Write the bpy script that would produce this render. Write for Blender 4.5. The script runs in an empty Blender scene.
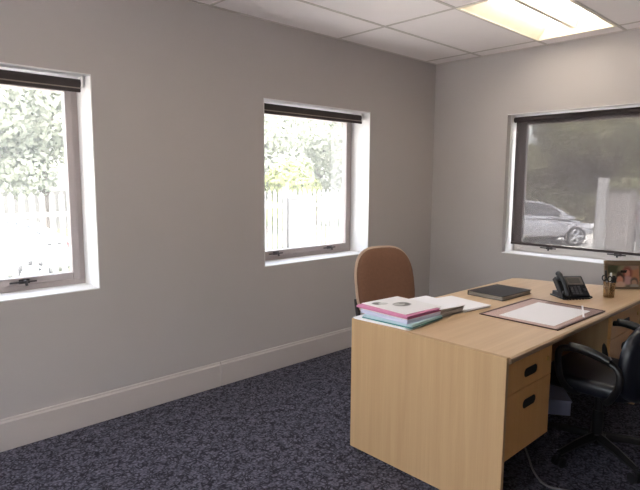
import bpy, bmesh, math, random
from mathutils import Vector, Matrix

random.seed(7)
S = bpy.context.scene
COL = S.collection
PI = math.pi

# ------------------------------------------------------------------ materials
def lin(c):
    return tuple(((v / 255) / 12.92 if v / 255 <= .04045 else ((v / 255 + .055) / 1.055) ** 2.4) for v in c) + (1,)

def new_mat(name):
    m = bpy.data.materials.new(name); m.use_nodes = True
    nt = m.node_tree; b = nt.nodes['Principled BSDF']
    return m, nt, b

def mat(name, rgb, rough=.6, metal=0, var=.04, scale=12, bump=0, bscale=200, spec=.5, coords='Object'):
    """principled surface with slight procedural colour variation and optional bump"""
    m, nt, b = new_mat(name)
    L = nt.links.new; N = nt.nodes.new
    tc = N('ShaderNodeTexCoord')
    n = N('ShaderNodeTexNoise'); n.inputs['Scale'].default_value = scale; n.inputs['Detail'].default_value = 4
    L(tc.outputs[coords], n.inputs['Vector'])
    mx = N('ShaderNodeMix'); mx.data_type = 'RGBA'
    c = lin(rgb)
    mx.inputs['A'].default_value = tuple(max(0, v * (1 - var * 2)) for v in c[:3]) + (1,)
    mx.inputs['B'].default_value = tuple(min(1, v * (1 + var * 2)) for v in c[:3]) + (1,)
    L(n.outputs['Fac'], mx.inputs['Factor']); L(mx.outputs['Result'], b.inputs['Base Color'])
    b.inputs['Roughness'].default_value = rough; b.inputs['Metallic'].default_value = metal
    b.inputs['Specular IOR Level'].default_value = spec
    if bump:
        n2 = N('ShaderNodeTexNoise'); n2.inputs['Scale'].default_value = bscale; n2.inputs['Detail'].default_value = 3
        L(tc.outputs[coords], n2.inputs['Vector'])
        bp = N('ShaderNodeBump'); bp.inputs['Strength'].default_value = bump; bp.inputs['Distance'].default_value = .002
        L(n2.outputs['Fac'], bp.inputs['Height']); L(bp.outputs['Normal'], b.inputs['Normal'])
    return m

def wood(name, c1, c2, grain='Z', rough=.42, scale=1.0):
    m, nt, b = new_mat(name)
    L = nt.links.new; N = nt.nodes.new
    tc = N('ShaderNodeTexCoord'); mp = N('ShaderNodeMapping')
    st = {'X': (.9, 26, 26), 'Y': (26, .9, 26), 'Z': (26, 26, .9)}[grain]
    mp.inputs['Scale'].default_value = tuple(v * scale for v in st)
    L(tc.outputs['Object'], mp.inputs['Vector'])
    n = N('ShaderNodeTexNoise'); n.inputs['Scale'].default_value = 1; n.inputs['Detail'].default_value = 6
    n.inputs['Roughness'].default_value = .6; n.inputs['Distortion'].default_value = .6
    L(mp.outputs['Vector'], n.inputs['Vector'])
    mp2 = N('ShaderNodeMapping'); st2 = {'X': (1.2, 180, 180), 'Y': (180, 1.2, 180), 'Z': (180, 180, 3)}[grain]
    mp2.inputs['Scale'].default_value = st2; L(tc.outputs['Object'], mp2.inputs['Vector'])
    n2 = N('ShaderNodeTexNoise'); n2.inputs['Scale'].default_value = 1; n2.inputs['Detail'].default_value = 2
    L(mp2.outputs['Vector'], n2.inputs['Vector'])
    ad = N('ShaderNodeMath'); ad.operation = 'MULTIPLY_ADD'; ad.inputs[1].default_value = .35
    L(n2.outputs['Fac'], ad.inputs[0]); L(n.outputs['Fac'], ad.inputs[2])
    cr = N('ShaderNodeValToRGB'); cr.color_ramp.elements[0].position = .42; cr.color_ramp.elements[1].position = .92
    cr.color_ramp.elements[0].color = lin(c1); cr.color_ramp.elements[1].color = lin(c2)
    L(ad.outputs[0], cr.inputs['Fac']); L(cr.outputs['Color'], b.inputs['Base Color'])
    b.inputs['Roughness'].default_value = rough
    return m

def carpet_mat():
    m, nt, b = new_mat('carpet')
    L = nt.links.new; N = nt.nodes.new
    tc = N('ShaderNodeTexCoord')
    nz = N('ShaderNodeTexNoise'); nz.inputs['Scale'].default_value = 9; L(tc.outputs['Object'], nz.inputs['Vector'])
    va = N('ShaderNodeVectorMath'); va.operation = 'MULTIPLY_ADD'; va.inputs[1].default_value = (.12, .12, .12)
    L(nz.outputs['Color'], va.inputs[0]); L(tc.outputs['Object'], va.inputs[2])
    vo = N('ShaderNodeTexVoronoi'); vo.feature = 'DISTANCE_TO_EDGE'; vo.inputs['Scale'].default_value = 38
    L(va.outputs['Vector'], vo.inputs['Vector'])
    cr = N('ShaderNodeValToRGB'); cr.color_ramp.elements[0].position = .04; cr.color_ramp.elements[1].position = .20
    L(vo.outputs['Distance'], cr.inputs['Fac'])
    br = N('ShaderNodeTexNoise'); br.inputs['Scale'].default_value = 22; br.inputs['Detail'].default_value = 2
    L(tc.outputs['Object'], br.inputs['Vector'])
    cr2 = N('ShaderNodeValToRGB'); cr2.color_ramp.elements[0].position = .47; cr2.color_ramp.elements[1].position = .60
    L(br.outputs['Fac'], cr2.inputs['Fac'])
    mxm = N('ShaderNodeMath'); mxm.operation = 'MAXIMUM'
    L(cr.outputs['Color'], mxm.inputs[0]); L(cr2.outputs['Color'], mxm.inputs[1])
    fi = N('ShaderNodeTexNoise'); fi.inputs['Scale'].default_value = 75; fi.inputs['Detail'].default_value = 3
    L(tc.outputs['Object'], fi.inputs['Vector'])
    crf = N('ShaderNodeValToRGB'); crf.color_ramp.elements[0].position = .34; crf.color_ramp.elements[1].position = .68
    crf.color_ramp.elements[0].color = lin((54, 53, 63)); crf.color_ramp.elements[1].color = lin((114, 113, 128))
    L(fi.outputs['Fac'], crf.inputs['Fac'])
    mx = N('ShaderNodeMix'); mx.data_type = 'RGBA'; mx.inputs['A'].default_value = lin((43, 42, 50))
    L(mxm.outputs[0], mx.inputs['Factor']); L(crf.outputs['Color'], mx.inputs['B'])
    L(mx.outputs['Result'], b.inputs['Base Color'])
    b.inputs['Roughness'].default_value = .95; b.inputs['Specular IOR Level'].default_value = .1
    bp = N('ShaderNodeBump'); bp.inputs['Strength'].default_value = .6; bp.inputs['Distance'].default_value = .004
    L(fi.outputs['Fac'], bp.inputs['Height']); L(bp.outputs['Normal'], b.inputs['Normal'])
    return m

def emit_mat(name, rgb, strength):
    m, nt, b = new_mat(name)
    b.inputs['Base Color'].default_value = (.9, .9, .88, 1)
    b.inputs['Emission Color'].default_value = lin(rgb); b.inputs['Emission Strength'].default_value = strength
    return m

def thin_clear(name, rgb=(255, 255, 255), refl=.06, rough=.02, fres=.5):
    """a thin clear sheet: lets light straight through with a faint reflection"""
    m, nt, b = new_mat(name)
    nt.nodes.remove(b); L = nt.links.new; N = nt.nodes.new
    out = nt.nodes['Material Output']
    t = N('ShaderNodeBsdfTransparent'); t.inputs['Color'].default_value = lin(rgb)
    g = N('ShaderNodeBsdfGlossy'); g.inputs['Roughness'].default_value = rough
    fr = N('ShaderNodeLayerWeight'); fr.inputs['Blend'].default_value = .3
    ml = N('ShaderNodeMath'); ml.operation = 'MULTIPLY_ADD'; ml.inputs[1].default_value = fres; ml.inputs[2].default_value = refl * .5
    L(fr.outputs['Fresnel'], ml.inputs[0])
    mx = N('ShaderNodeMixShader'); L(ml.outputs[0], mx.inputs['Fac'])
    L(t.outputs[0], mx.inputs[1]); L(g.outputs[0], mx.inputs[2]); L(mx.outputs[0], out.inputs['Surface'])
    return m

def glare_glass(name, glare):  # translucent layer imitates camera veiling glare over the outdoor view
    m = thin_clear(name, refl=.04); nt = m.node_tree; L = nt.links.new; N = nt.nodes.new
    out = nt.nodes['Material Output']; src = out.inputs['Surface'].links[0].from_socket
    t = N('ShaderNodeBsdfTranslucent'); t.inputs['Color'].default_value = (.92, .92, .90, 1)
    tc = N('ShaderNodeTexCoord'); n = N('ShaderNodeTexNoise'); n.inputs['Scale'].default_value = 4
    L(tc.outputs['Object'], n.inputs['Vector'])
    ml = N('ShaderNodeMath'); ml.operation = 'MULTIPLY_ADD'; ml.inputs[1].default_value = glare * .2; ml.inputs[2].default_value = glare * .9
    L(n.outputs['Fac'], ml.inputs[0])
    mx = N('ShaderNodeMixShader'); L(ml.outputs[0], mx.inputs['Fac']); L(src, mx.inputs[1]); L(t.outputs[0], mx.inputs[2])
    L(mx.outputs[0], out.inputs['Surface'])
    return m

def screen_mat(name, rgb, openness):
    """woven sunscreen fabric: part open, part dark yarn that scatters a little light"""
    m, nt, b = new_mat(name)
    nt.nodes.remove(b); L = nt.links.new; N = nt.nodes.new
    out = nt.nodes['Material Output']
    t = N('ShaderNodeBsdfTransparent')
    d = N('ShaderNodeBsdfDiffuse'); d.inputs['Color'].default_value = lin(rgb)
    tr = N('ShaderNodeBsdfTranslucent'); tr.inputs['Color'].default_value = lin(rgb)
    m1 = N('ShaderNodeMixShader'); m1.inputs['Fac'].default_value = .35
    L(d.outputs[0], m1.inputs[1]); L(tr.outputs[0], m1.inputs[2])
    tc = N('ShaderNodeTexCoord'); n = N('ShaderNodeTexNoise'); n.inputs['Scale'].default_value = 3
    L(tc.outputs['Object'], n.inputs['Vector'])
    ml = N('ShaderNodeMath'); ml.operation = 'MULTIPLY_ADD'; ml.inputs[1].default_value = .03; ml.inputs[2].default_value = openness - .015
    L(n.outputs['Fac'], ml.inputs[0])
    mx = N('ShaderNodeMixShader'); L(ml.outputs[0], mx.inputs['Fac'])
    L(m1.outputs[0], mx.inputs[1]); L(t.outputs[0], mx.inputs[2]); L(mx.outputs[0], out.inputs['Surface'])
    return m

def leaf_mat(name, c1, c2):
    m, nt, b = new_mat(name)
    nt.nodes.remove(b); L = nt.links.new; N = nt.nodes.new
    out = nt.nodes['Material Output']
    tc = N('ShaderNodeTexCoord'); n = N('ShaderNodeTexNoise'); n.inputs['Scale'].default_value = .9; n.inputs['Detail'].default_value = 5
    L(tc.outputs['Object'], n.inputs['Vector'])
    cr = N('ShaderNodeValToRGB'); cr.color_ramp.elements[0].position = .35; cr.color_ramp.elements[1].position = .68
    cr.color_ramp.elements[0].color = lin(c1); cr.color_ramp.elements[1].color = lin(c2)
    L(n.outputs['Fac'], cr.inputs['Fac'])
    d = N('ShaderNodeBsdfDiffuse'); t = N('ShaderNodeBsdfTranslucent')
    L(cr.outputs['Color'], d.inputs['Color']); L(cr.outputs['Color'], t.inputs['Color'])
    mx = N('ShaderNodeMixShader'); mx.inputs['Fac'].default_value = .35
    L(d.outputs[0], mx.inputs[1]); L(t.outputs[0], mx.inputs[2]); L(mx.outputs[0], out.inputs['Surface'])
    return m

def print_mat(name, base, blobs, axes=('X', 'Z'), base2=None, rough=.35, soft=.75):
    """printed picture: list of (cx, cy, rx, ry, rgb) ellipses in object space, painted in order"""
    m, nt, b = new_mat(name)
    L = nt.links.new; N = nt.nodes.new
    tc = N('ShaderNodeTexCoord'); sp = N('ShaderNodeSeparateXYZ')
    nz = N('ShaderNodeTexNoise'); nz.inputs['Scale'].default_value = 60; L(tc.outputs['Object'], nz.inputs['Vector'])
    va = N('ShaderNodeVectorMath'); va.operation = 'MULTIPLY_ADD'; va.inputs[1].default_value = (.006, .006, .006)
    L(nz.outputs['Color'], va.inputs[0]); L(tc.outputs['Object'], va.inputs[2]); L(va.outputs['Vector'], sp.inputs[0])
    n = N('ShaderNodeTexNoise'); n.inputs['Scale'].default_value = 25; L(tc.outputs['Object'], n.inputs['Vector'])
    mx0 = N('ShaderNodeMix'); mx0.data_type = 'RGBA'
    mx0.inputs['A'].default_value = lin(base); mx0.inputs['B'].default_value = lin(base2 or base)
    cr0 = N('ShaderNodeValToRGB'); cr0.color_ramp.elements[0].position = .4; cr0.color_ramp.elements[1].position = .6
    L(n.outputs['Fac'], cr0.inputs['Fac']); L(cr0.outputs['Color'], mx0.inputs['Factor'])
    cur = mx0.outputs['Result']
    for cx, cy, rx, ry, rgb in blobs:
        def q(axis, c, r):
            a = N('ShaderNodeMath'); a.operation = 'SUBTRACT'; L(sp.outputs[axis], a.inputs[0]); a.inputs[1].default_value = c + .003
            d = N('ShaderNodeMath'); d.operation = 'DIVIDE'; L(a.outputs[0], d.inputs[0]); d.inputs[1].default_value = r
            p = N('ShaderNodeMath'); p.operation = 'MULTIPLY'; L(d.outputs[0], p.inputs[0]); L(d.outputs[0], p.inputs[1])
            return p.outputs[0]
        s = N('ShaderNodeMath'); s.operation = 'ADD'; L(q(axes[0], cx, rx), s.inputs[0]); L(q(axes[1], cy, ry), s.inputs[1])
        lt = N('ShaderNodeMapRange'); lt.inputs['From Min'].default_value = soft; lt.inputs['From Max'].default_value = 2 - soft * .9
        lt.inputs['To Min'].default_value = 1; lt.inputs['To Max'].default_value = 0
        L(s.outputs[0], lt.inputs['Value'])
        mx = N('ShaderNodeMix'); mx.data_type = 'RGBA'; L(lt.outputs['Result'], mx.inputs['Factor'])
        L(cur, mx.inputs['A']); mx.inputs['B'].default_value = lin(rgb); cur = mx.outputs['Result']
    L(cur, b.inputs['Base Color']); b.inputs['Roughness'].default_value = rough
    return m

def pages_mat(name, c1, c2, scale=420):
    """block of sheets: fine horizontal edge lines"""
    m, nt, b = new_mat(name)
    L = nt.links.new; N = nt.nodes.new
    tc = N('ShaderNodeTexCoord'); mp = N('ShaderNodeMapping'); mp.inputs['Scale'].default_value = (6, 6, scale)
    L(tc.outputs['Object'], mp.inputs['Vector'])
    n = N('ShaderNodeTexNoise'); n.inputs['Scale'].default_value = 1; n.inputs['Detail'].default_value = 3
    L(mp.outputs['Vector'], n.inputs['Vector'])
    cr = N('ShaderNodeValToRGB'); cr.color_ramp.elements[0].position = .38; cr.color_ramp.elements[1].position = .6
    cr.color_ramp.elements[0].color = lin(c1); cr.color_ramp.elements[1].color = lin(c2)
    L(n.outputs['Fac'], cr.inputs['Fac']); L(cr.outputs['Color'], b.inputs['Base Color'])
    b.inputs['Roughness'].default_value = .7
    return m

M = dict(
    wall=mat('wall_paint', (179, 173, 171), .75, var=.012, scale=3, bump=.05, bscale=160, spec=.25),
    wall_low_bounce=mat('wall_paint_low_bounce', (130, 122, 116), .75, var=.012, scale=3, spec=.25),  # unseen wall made darker so less bounce light reaches under the desk
    white=mat('white_paint', (224, 223, 223), .5, var=.008),
    skirting=mat('skirting_paint', (186, 178, 175), .45, var=.02, scale=5),
    tile=mat('ceiling_tile', (247, 241, 240), .85, var=.015, scale=4, bump=.25, bscale=260, spec=.1),
    grid=mat('ceiling_grid_metal', (205, 197, 191), .5, var=.01),
    carpet=carpet_mat(),
    alu=mat('grey_aluminium', (166, 156, 154), .45, .1, .02),
    alu_pale=mat('pale_window_frame', (214, 207, 203), .45, .0, .02),
    dark_metal=mat('dark_handle_metal', (70, 66, 68), .4, .6),
    blind_dark=mat('blind_dark_fabric', (62, 53, 54), .8, var=.05, scale=40),
    blind_bar=mat('blind_bar_metal', (150, 140, 132), .4, .5),
    bracket=mat('white_plastic', (222, 220, 218), .4),
    screen=screen_mat('sunscreen_mesh', (82, 75, 75), .26),
    glass=glare_glass('window_glass', .036), glass_glare=glare_glass('glare_window_glass', .065),  # both panes carry the glare haze, stronger behind the screen
    panel=wood('oak_veneer_upright', (182, 148, 108), (196, 163, 122), 'Z'),
    top=wood('oak_veneer_lengthwise', (204, 172, 136), (218, 189, 154), 'X', .36),
    front=wood('oak_veneer_drawer', (204, 150, 88), (214, 162, 100), 'Z'),
    edge=wood('oak_edging', (150, 122, 96), (176, 148, 120), 'X', .4),
    black=mat('black_plastic', (22, 22, 25), .45, var=.05),
    recess=mat('black_recess', (14, 12, 11), .7),
    brass=mat('brass_lock', (200, 160, 90), .3, .9),
    seat_brown=mat('brown_weave', (128, 94, 76), .9, var=.08, scale=60, bump=.5, bscale=500, spec=.15),
    shell=mat('beige_shell_plastic', (196, 170, 150), .5, var=.02),
    steel_dark=mat('dark_brown_steel', (42, 34, 32), .5, .2),
    navy=mat('navy_leather', (17, 19, 29), .38, var=.06, scale=20, bump=.2, bscale=90),
    chair_plastic=mat('charcoal_plastic', (22, 21, 23), .35, var=.03),
    paper=mat('white_paper', (248, 246, 249), .75, var=.01, scale=8),
    paper_cream=mat('off_white_paper', (230, 222, 218), .75, var=.015, scale=8),
    pages=pages_mat('white_page_block', (196, 190, 192), (240, 238, 240)),
    pages_grey=pages_mat('grey_page_block', (120, 112, 108), (205, 200, 196), 260),
    pages_blue=pages_mat('blue_white_page_block', (186, 190, 214), (226, 228, 244)),
    pink=mat('pink_card', (206, 128, 166), .6, var=.05),
    pink_dark=mat('magenta_card', (176, 88, 134), .6, var=.05),
    teal=mat('teal_card', (84, 146, 146), .6, var=.05),
    teal_pale=mat('pale_teal_card', (188, 214, 222), .6, var=.03),
    pad_base=mat('plum_brown_vinyl', (150, 120, 114), .5, var=.05, scale=30),
    pad_edge=mat('dark_brown_vinyl', (88, 62, 56), .5),
    pad_sheen=mat('pinkish_sheen', (206, 176, 168), .6, var=.05, scale=18),
    pad_cover=thin_clear('clear_vinyl', refl=.0, rough=.35, fres=.05),
    book=mat('black_leatherette', (34, 31, 35), .42, var=.05, scale=30, bump=.2, bscale=300),
    phone=mat('phone_charcoal', (26, 28, 34), .38, var=.04),
    phone_grey=mat('phone_key_grey', (74, 74, 80), .5),
    lcd=mat('phone_display', (98, 96, 92), .25, var=.03),
    lcd_frame=mat('phone_display_frame', (104, 98, 92), .35),
    purple=mat('dark_purple_plastic', (44, 30, 62), .4),
    clear=thin_clear('clear_acrylic', (238, 226, 206), .12),
    frame_wood=wood('taupe_frame_wood', (98, 82, 66), (126, 106, 84), 'X', .45),
    pale_box=mat('pale_blue_card', (176, 182, 214), .7, var=.06, scale=20),
    cable=mat('grey_cable', (120, 118, 122), .5),
    lamp_white=mat('enamel_white', (246, 238, 220), .35),
    lens=emit_mat('lamp_lens', (255, 246, 232), 1.1),
    asphalt=mat('outdoor_concrete', (222, 218, 212), .9, var=.06, scale=.8),
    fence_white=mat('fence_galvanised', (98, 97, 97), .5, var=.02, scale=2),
    lawn=mat('dry_grass', (70, 74, 54), .95, var=.1, scale=3, spec=.1),
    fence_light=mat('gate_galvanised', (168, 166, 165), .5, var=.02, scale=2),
    masonry=mat('pier_plaster', (152, 146, 143), .85, var=.05, scale=3),
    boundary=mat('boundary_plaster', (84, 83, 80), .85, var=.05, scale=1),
    trunk=mat('bark', (70, 62, 54), .9, var=.15, scale=8),
    leaf_pale=leaf_mat('leaves_pale', (106, 110, 98), (140, 144, 126)),
    leaf_mid=leaf_mat('leaves_mid', (128, 130, 100), (182, 180, 144)),
    leaf_dark=leaf_mat('leaves_dark', (92, 95, 76), (160, 158, 132)),
    leaf_lime=leaf_mat('leaves_lime', (98, 104, 68), (120, 125, 82)),
    silver=mat('silver_car_paint', (156, 157, 163), .3, .2, .01),
    white_car=mat('white_car_paint', (140, 140, 140), .25, 0, .01),
    car_glass=mat('car_dark_glass', (46, 50, 56), .08, 0, .01),
    tyre=mat('tyre_rubber', (34, 34, 36), .8),
    alloy=mat('alloy_rim', (170, 172, 176), .3, .7),
    tail=mat('red_lens', (200, 60, 60), .3),
    headlight=mat('headlight_lens', (226, 228, 230), .15),
)

# ------------------------------------------------------------------ mesh helpers
def BM(): return bmesh.new()

def box(bm, x0, x1, y0, y1, z0, z1, mtx=None):
    vs = [bm.verts.new((x, y, z)) for x in (x0, x1) for y in (y0, y1) for z in (z0, z1)]
    for f in ((0, 1, 3, 2), (4, 6, 7, 5), (0, 4, 5, 1), (2, 3, 7, 6), (0, 2, 6, 4), (1, 5, 7, 3)):
        bm.faces.new([vs[i] for i in f])
    if mtx is not None:
        for v in vs: v.co = mtx @ v.co
    return vs

def prism(bm, pts, a, b, plane='XY', mtx=None):
    """extrude a 2D outline between a and b along the remaining axis"""
    def P(p, t):
        v = {'XY': (p[0], p[1], t), 'XZ': (p[0], t, p[1]), 'YZ': (t, p[0], p[1])}[plane]
        return mtx @ Vector(v) if mtx is not None else Vector(v)
    n = len(pts)
    A = [bm.verts.new(P(p, a)) for p in pts]; B = [bm.verts.new(P(p, b)) for p in pts]
    bm.faces.new(A); bm.faces.new(B[::-1])
    for i in range(n): bm.faces.new((A[i], B[i], B[(i + 1) % n], A[(i + 1) % n]))

def tube(bm, pts, r, seg=8, closed=False):
    pts = [Vector(p) for p in pts]; n = len(pts); rings = []
    up = Vector((0, 0, 1))
    prev = None
    for i, p in enumerate(pts):
        d = (pts[min(i + 1, n - 1)] - pts[max(i - 1, 0)]).normalized()
        if prev is None:
            a = d.cross(up)
            if a.length < .01: a = d.cross(Vector((1, 0, 0)))
        else:
            a = prev - d * prev.dot(d)
        a.normalize(); prev = a
        b = d.cross(a).normalized()
        rr = r[i] if isinstance(r, (list, tuple)) else r
        rings.append([bm.verts.new(p + (a * math.cos(t) + b * math.sin(t)) * rr) for t in [2 * PI * k / seg for k in range(seg)]])
    for i in range(n - 1):
        for k in range(seg):
            bm.faces.new((rings[i][k], rings[i][(k + 1) % seg], rings[i + 1][(k + 1) % seg], rings[i + 1][k]))
    bm.faces.new(rings[0][::-1]); bm.faces.new(rings[-1])

def lathe(bm, prof, cx=0, cy=0, seg=24, cap=True):
    rings = []
    for r, z in prof:
        rings.append([bm.verts.new((cx + r * math.cos(2 * PI * k / seg), cy + r * math.sin(2 * PI * k / seg), z)) for k in range(seg)])
    for i in range(len(rings) - 1):
        for k in range(seg):
            bm.faces.new((rings[i][k], rings[i][(k + 1) % seg], rings[i + 1][(k + 1) % seg], rings[i + 1][k]))
    if cap:
        bm.faces.new(rings[0][::-1]); bm.faces.new(rings[-1])

def smooth_path(pts, n=8):
    """catmull-rom"""
    P = [Vector(p) for p in pts]; out = []
    for i in range(len(P) - 1):
        p0, p1, p2, p3 = P[max(i - 1, 0)], P[i], P[i + 1], P[min(i + 2, len(P) - 1)]
        for k in range(n):
            t = k / n
            out.append(.5 * ((2 * p1) + (p2 - p0) * t + (2 * p0 - 5 * p1 + 4 * p2 - p3) * t * t + (3 * p1 - p0 - 3 * p2 + p3) * t ** 3))
    return out + [P[-1]]

def rrect(x0, x1, y0, y1, r, n=5):
    pts = []
    for cx, cy, a0 in ((x1 - r, y0 + r, -90), (x1 - r, y1 - r, 0), (x0 + r, y1 - r, 90), (x0 + r, y0 + r, 180)):
        for k in range(n + 1):
            a = math.radians(a0 + 90 * k / n); pts.append((cx + r * math.cos(a), cy + r * math.sin(a)))
    return pts

def obj(name, bm, m, parent=None, bevel=0, smooth=False, sub=0, segs=2):
    bmesh.ops.recalc_face_normals(bm, faces=bm.faces[:])
    me = bpy.data.meshes.new(name); bm.to_mesh(me); bm.free()
    o = bpy.data.objects.new(name, me); COL.objects.link(o)
    for mm in (m if isinstance(m, (list, tuple)) else [m]): me.materials.append(mm)
    if parent: o.parent = parent
    if smooth:
        for p in me.polygons: p.use_smooth = True
    if bevel:
        b = o.modifiers.new('bevel', 'BEVEL'); b.width = bevel; b.segments = segs; b.limit_method = 'ANGLE'; b.angle_limit = math.radians(40)
    if sub:
        s = o.modifiers.new('subdivision', 'SUBSURF'); s.levels = sub; s.render_levels = sub
    return o

def bxo(name, m, parent, x0, x1, y0, y1, z0, z1, bevel=0, **k):
    bm = BM(); box(bm, x0, x1, y0, y1, z0, z1); return obj(name, bm, m, parent, bevel, **k)

def tag(o, label, cat, group=None, kind=None):
    o['label'] = label; o['category'] = cat
    if group: o['group'] = group
    if kind: o['kind'] = kind
    return o

def thing(name, label, cat, loc=(0, 0, 0), rz=0, group=None, kind=None):
    o = bpy.data.objects.new(name, None); COL.objects.link(o)
    o.location = loc; o.rotation_euler = (0, 0, rz); o.empty_display_size = .1
    return tag(o, label, cat, group, kind)

def dup(root, loc, rz, label, group=None):
    r = root.copy(); COL.objects.link(r); r.location = loc; r.rotation_euler = (0, 0, rz); r['label'] = label
    if group: r['group'] = group
    for ch in list(root.children):
        c = ch.copy(); COL.objects.link(c); c.parent = r
        for g in ch.children:
            d = g.copy(); COL.objects.link(d); d.parent = c
    return r

# ------------------------------------------------------------------ room shell
H = 2.583; TH = .30
X0 = -7.4; Y0 = -4.3                      # far ends of the room, behind the camera
ZB, ZT = .812, 2.045
W1 = (-4.486, -3.326); W2 = (-2.107, -.948); W3 = (-1.933, -.773)

def wall_grid(bm, a0, a1, z0, z1, holes, put):
    """fill a wall strip a0..a1 with boxes around rectangular holes"""
    cur = a0
    for h0, h1 in holes:
        put(bm, cur, h0, z0, z1); put(bm, h0, h1, z0, ZB); put(bm, h0, h1, ZT, z1); cur = h1
    put(bm, cur, a1, z0, z1)

def struct(o, label, cat): return tag(o, label, cat, kind='structure')

bm = BM(); wall_grid(bm, X0 - TH, TH, -.1, H + .2, [W1, W2], lambda b, u0, u1, z0, z1: box(b, u0, u1, 0, TH, z0, z1))
struct(obj('wall_left', bm, M['wall']), 'warm grey painted wall with two clear windows on the left', 'wall')
bm = BM(); wall_grid(bm, Y0 - TH, 0, -.1, H + .2, [W3], lambda b, u0, u1, z0, z1: box(b, 0, TH, u0, u1, z0, z1))
struct(obj('wall_right', bm, M['wall']), 'warm grey painted wall with one screened window behind the desk', 'wall')
bm = BM(); D0, D1, DT = -3.9, -.5, 2.25
box(bm, X0 - TH, X0, Y0 - TH, D0, -.1, H + .2); box(bm, X0 - TH, X0, D1, 0, -.1, H + .2)
box(bm, X0 - TH, X0, D0, D1, DT, H + .2); box(bm, X0 - TH, X0, D0, D1, -.1, .8)
struct(obj('wall_back', bm, M['wall']), 'grey painted wall behind the camera', 'wall')
struct(bxo('wall_front', M['wall_low_bounce'], None, X0, 0, Y0 - TH, Y0, -.1, H + .2), 'unseen grey wall behind the office chair, darkened to cut bounce light', 'wall')
struct(bxo('floor', M['carpet'], None, X0, 0, Y0, 0, -.1, 0), 'dark blue grey patterned office carpet', 'floor')

# suspended ceiling, grid 1.18 x 0.6, with the opening of the recessed light
LX = (-1.365, -.185); LY = (-1.69, -1.095)
bm = BM()
for q0, q1 in ((X0, LX[0] - 2.36), (LX[1] - 2.36, LX[0]), (LX[1], 0)): box(bm, q0, q1, Y0, 0, H, H + .03)
for q in (0, -2.36):
    box(bm, LX[0] + q, LX[1] + q, Y0, LY[0], H, H + .03); box(bm, LX[0] + q, LX[1] + q, LY[1], 0, H, H + .03)
box(bm, X0, 0, Y0, 0, H + .17, H + .2)
ceil = struct(obj('ceiling', bm, M['tile']), 'off white suspended tile ceiling', 'ceiling')
bm = BM(); t = .011
xs = [LX[1] - 1.18 * k for k in range(7)]; ys = [-.495 - .5975 * k for k in range(7)]
for x in xs:
    box(bm, x - t, x + t, Y0, 0, H - .003, H)
for y in ys: box(bm, X0, 0, y - t, y + t, H - .0035, H)
box(bm, X0, 0, -.02, 0, H - .003, H); box(bm, -.02, 0, Y0, 0, H - .003, H)
obj('tile_grid', bm, M['grid'], ceil)

def skirting(name, label, put):
    bm = BM(); put(bm); return struct(obj(name, bm, M['skirting'], None, .004), label, 'baseboard')
prof = [(0, 0), (-.018, 0), (-.018, .155), (-.012, .165), (-.012, .175), (0, .178)]
def put_l(bm):
    prism(bm, prof, X0, -2.513, 'YZ'); prism(bm, prof, -2.511, 0, 'YZ')
skirting('baseboard_left', 'tall pale grey skirting board along the left wall', put_l)
skirting('baseboard_right', 'tall pale grey skirting board below the screened window', lambda bm: prism(bm, [(p[0], p[1]) for p in prof], Y0, -.019, 'XZ'))

# ------------------------------------------------------------------ windows (local: x along the wall, y outward, z up)
def window(name, label, length, loc, rz, handles, lining0=0.0, a=ZT - ZB, cat='window'):
    w = thing(name, label, cat, loc, rz, kind='structure')
    bm = BM(); l = .006
    box(bm, 0, length, 0.001, TH, 0, l); box(bm, 0, length, 0.001, TH, a - l, a)
    box(bm, length - l, length, .001, TH, l, a - l)
    box(bm, 0, l, lining0 + .001, TH, l, a - l)
    obj('reveal_lining', bm, M['white'], w)
    d0, d1 = .215, .275; f = .038
    def ring(x0, x1, z0, z1, wd, y0, y1):
        b = BM(); box(b, x0, x0 + wd, y0, y1, z0, z1); box(b, x1 - wd, x1, y0, y1, z0, z1)
        box(b, x0 + wd, x1 - wd, y0, y1, z0, z0 + wd); box(b, x0 + wd, x1 - wd, y0, y1, z1 - wd, z1); return b
    e = l
    obj('window_frame', ring(e, length - e, e, a - e, f, d0, d1), M['alu_pale' if name == 'window_3' else 'alu'], w, .003)
    s = obj('sash', ring(e + f - .004, length - e - f + .004, e + f - .004, a - e - f + .004, .042, d0 - .012, d1 - .02), M['alu_pale' if name == 'window_3' else 'alu'], w, .004)
    g = e + f + .030
    bxo('pane', M['glass_glare' if name == 'window_3' else 'glass'], s, g, length - g, .236, .240, g, a - g)
    for hx in handles:
        b = BM(); box(b, hx - .07, hx + .07, d0 - .030, d0 - .022, e + f + .010, e + f + .020)
        tube(b, [(hx + .01, d0 - .013, e + f + .02), (hx + .01, d0 - .04, e + f + .02), (hx + .012, d0 - .05, e + f - .004)], .008)
        box(b, hx - .02, hx + .035, d0 - .018, d0 - .012, e + f + .004, e + f + .03)
        obj('handle', b, M['dark_metal'], w)
    return w
window('window_1', 'aluminium framed window at the far left edge of the photo', 1.16, (W1[0], 0, ZB), 0, (.28, .80))
window('window_2', 'aluminium framed window behind the brown chair', 1.159, (W2[0], 0, ZB), 0, (.26, .86))
# right wall: local x runs towards -y, local y outwards (+x)
window('window_3', 'aluminium framed window with lowered dark screen above the desk', 1.16, (0, W3[1], ZB), -PI / 2, (.34, .90), .06)

window('fill_window', 'unseen window added behind the camera to brighten the room', D1 - D0, (X0, D0, .8), PI / 2, (.8, 2.6), 0, DT - .8)  # unseen opening added as a daylight fill from behind

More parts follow.
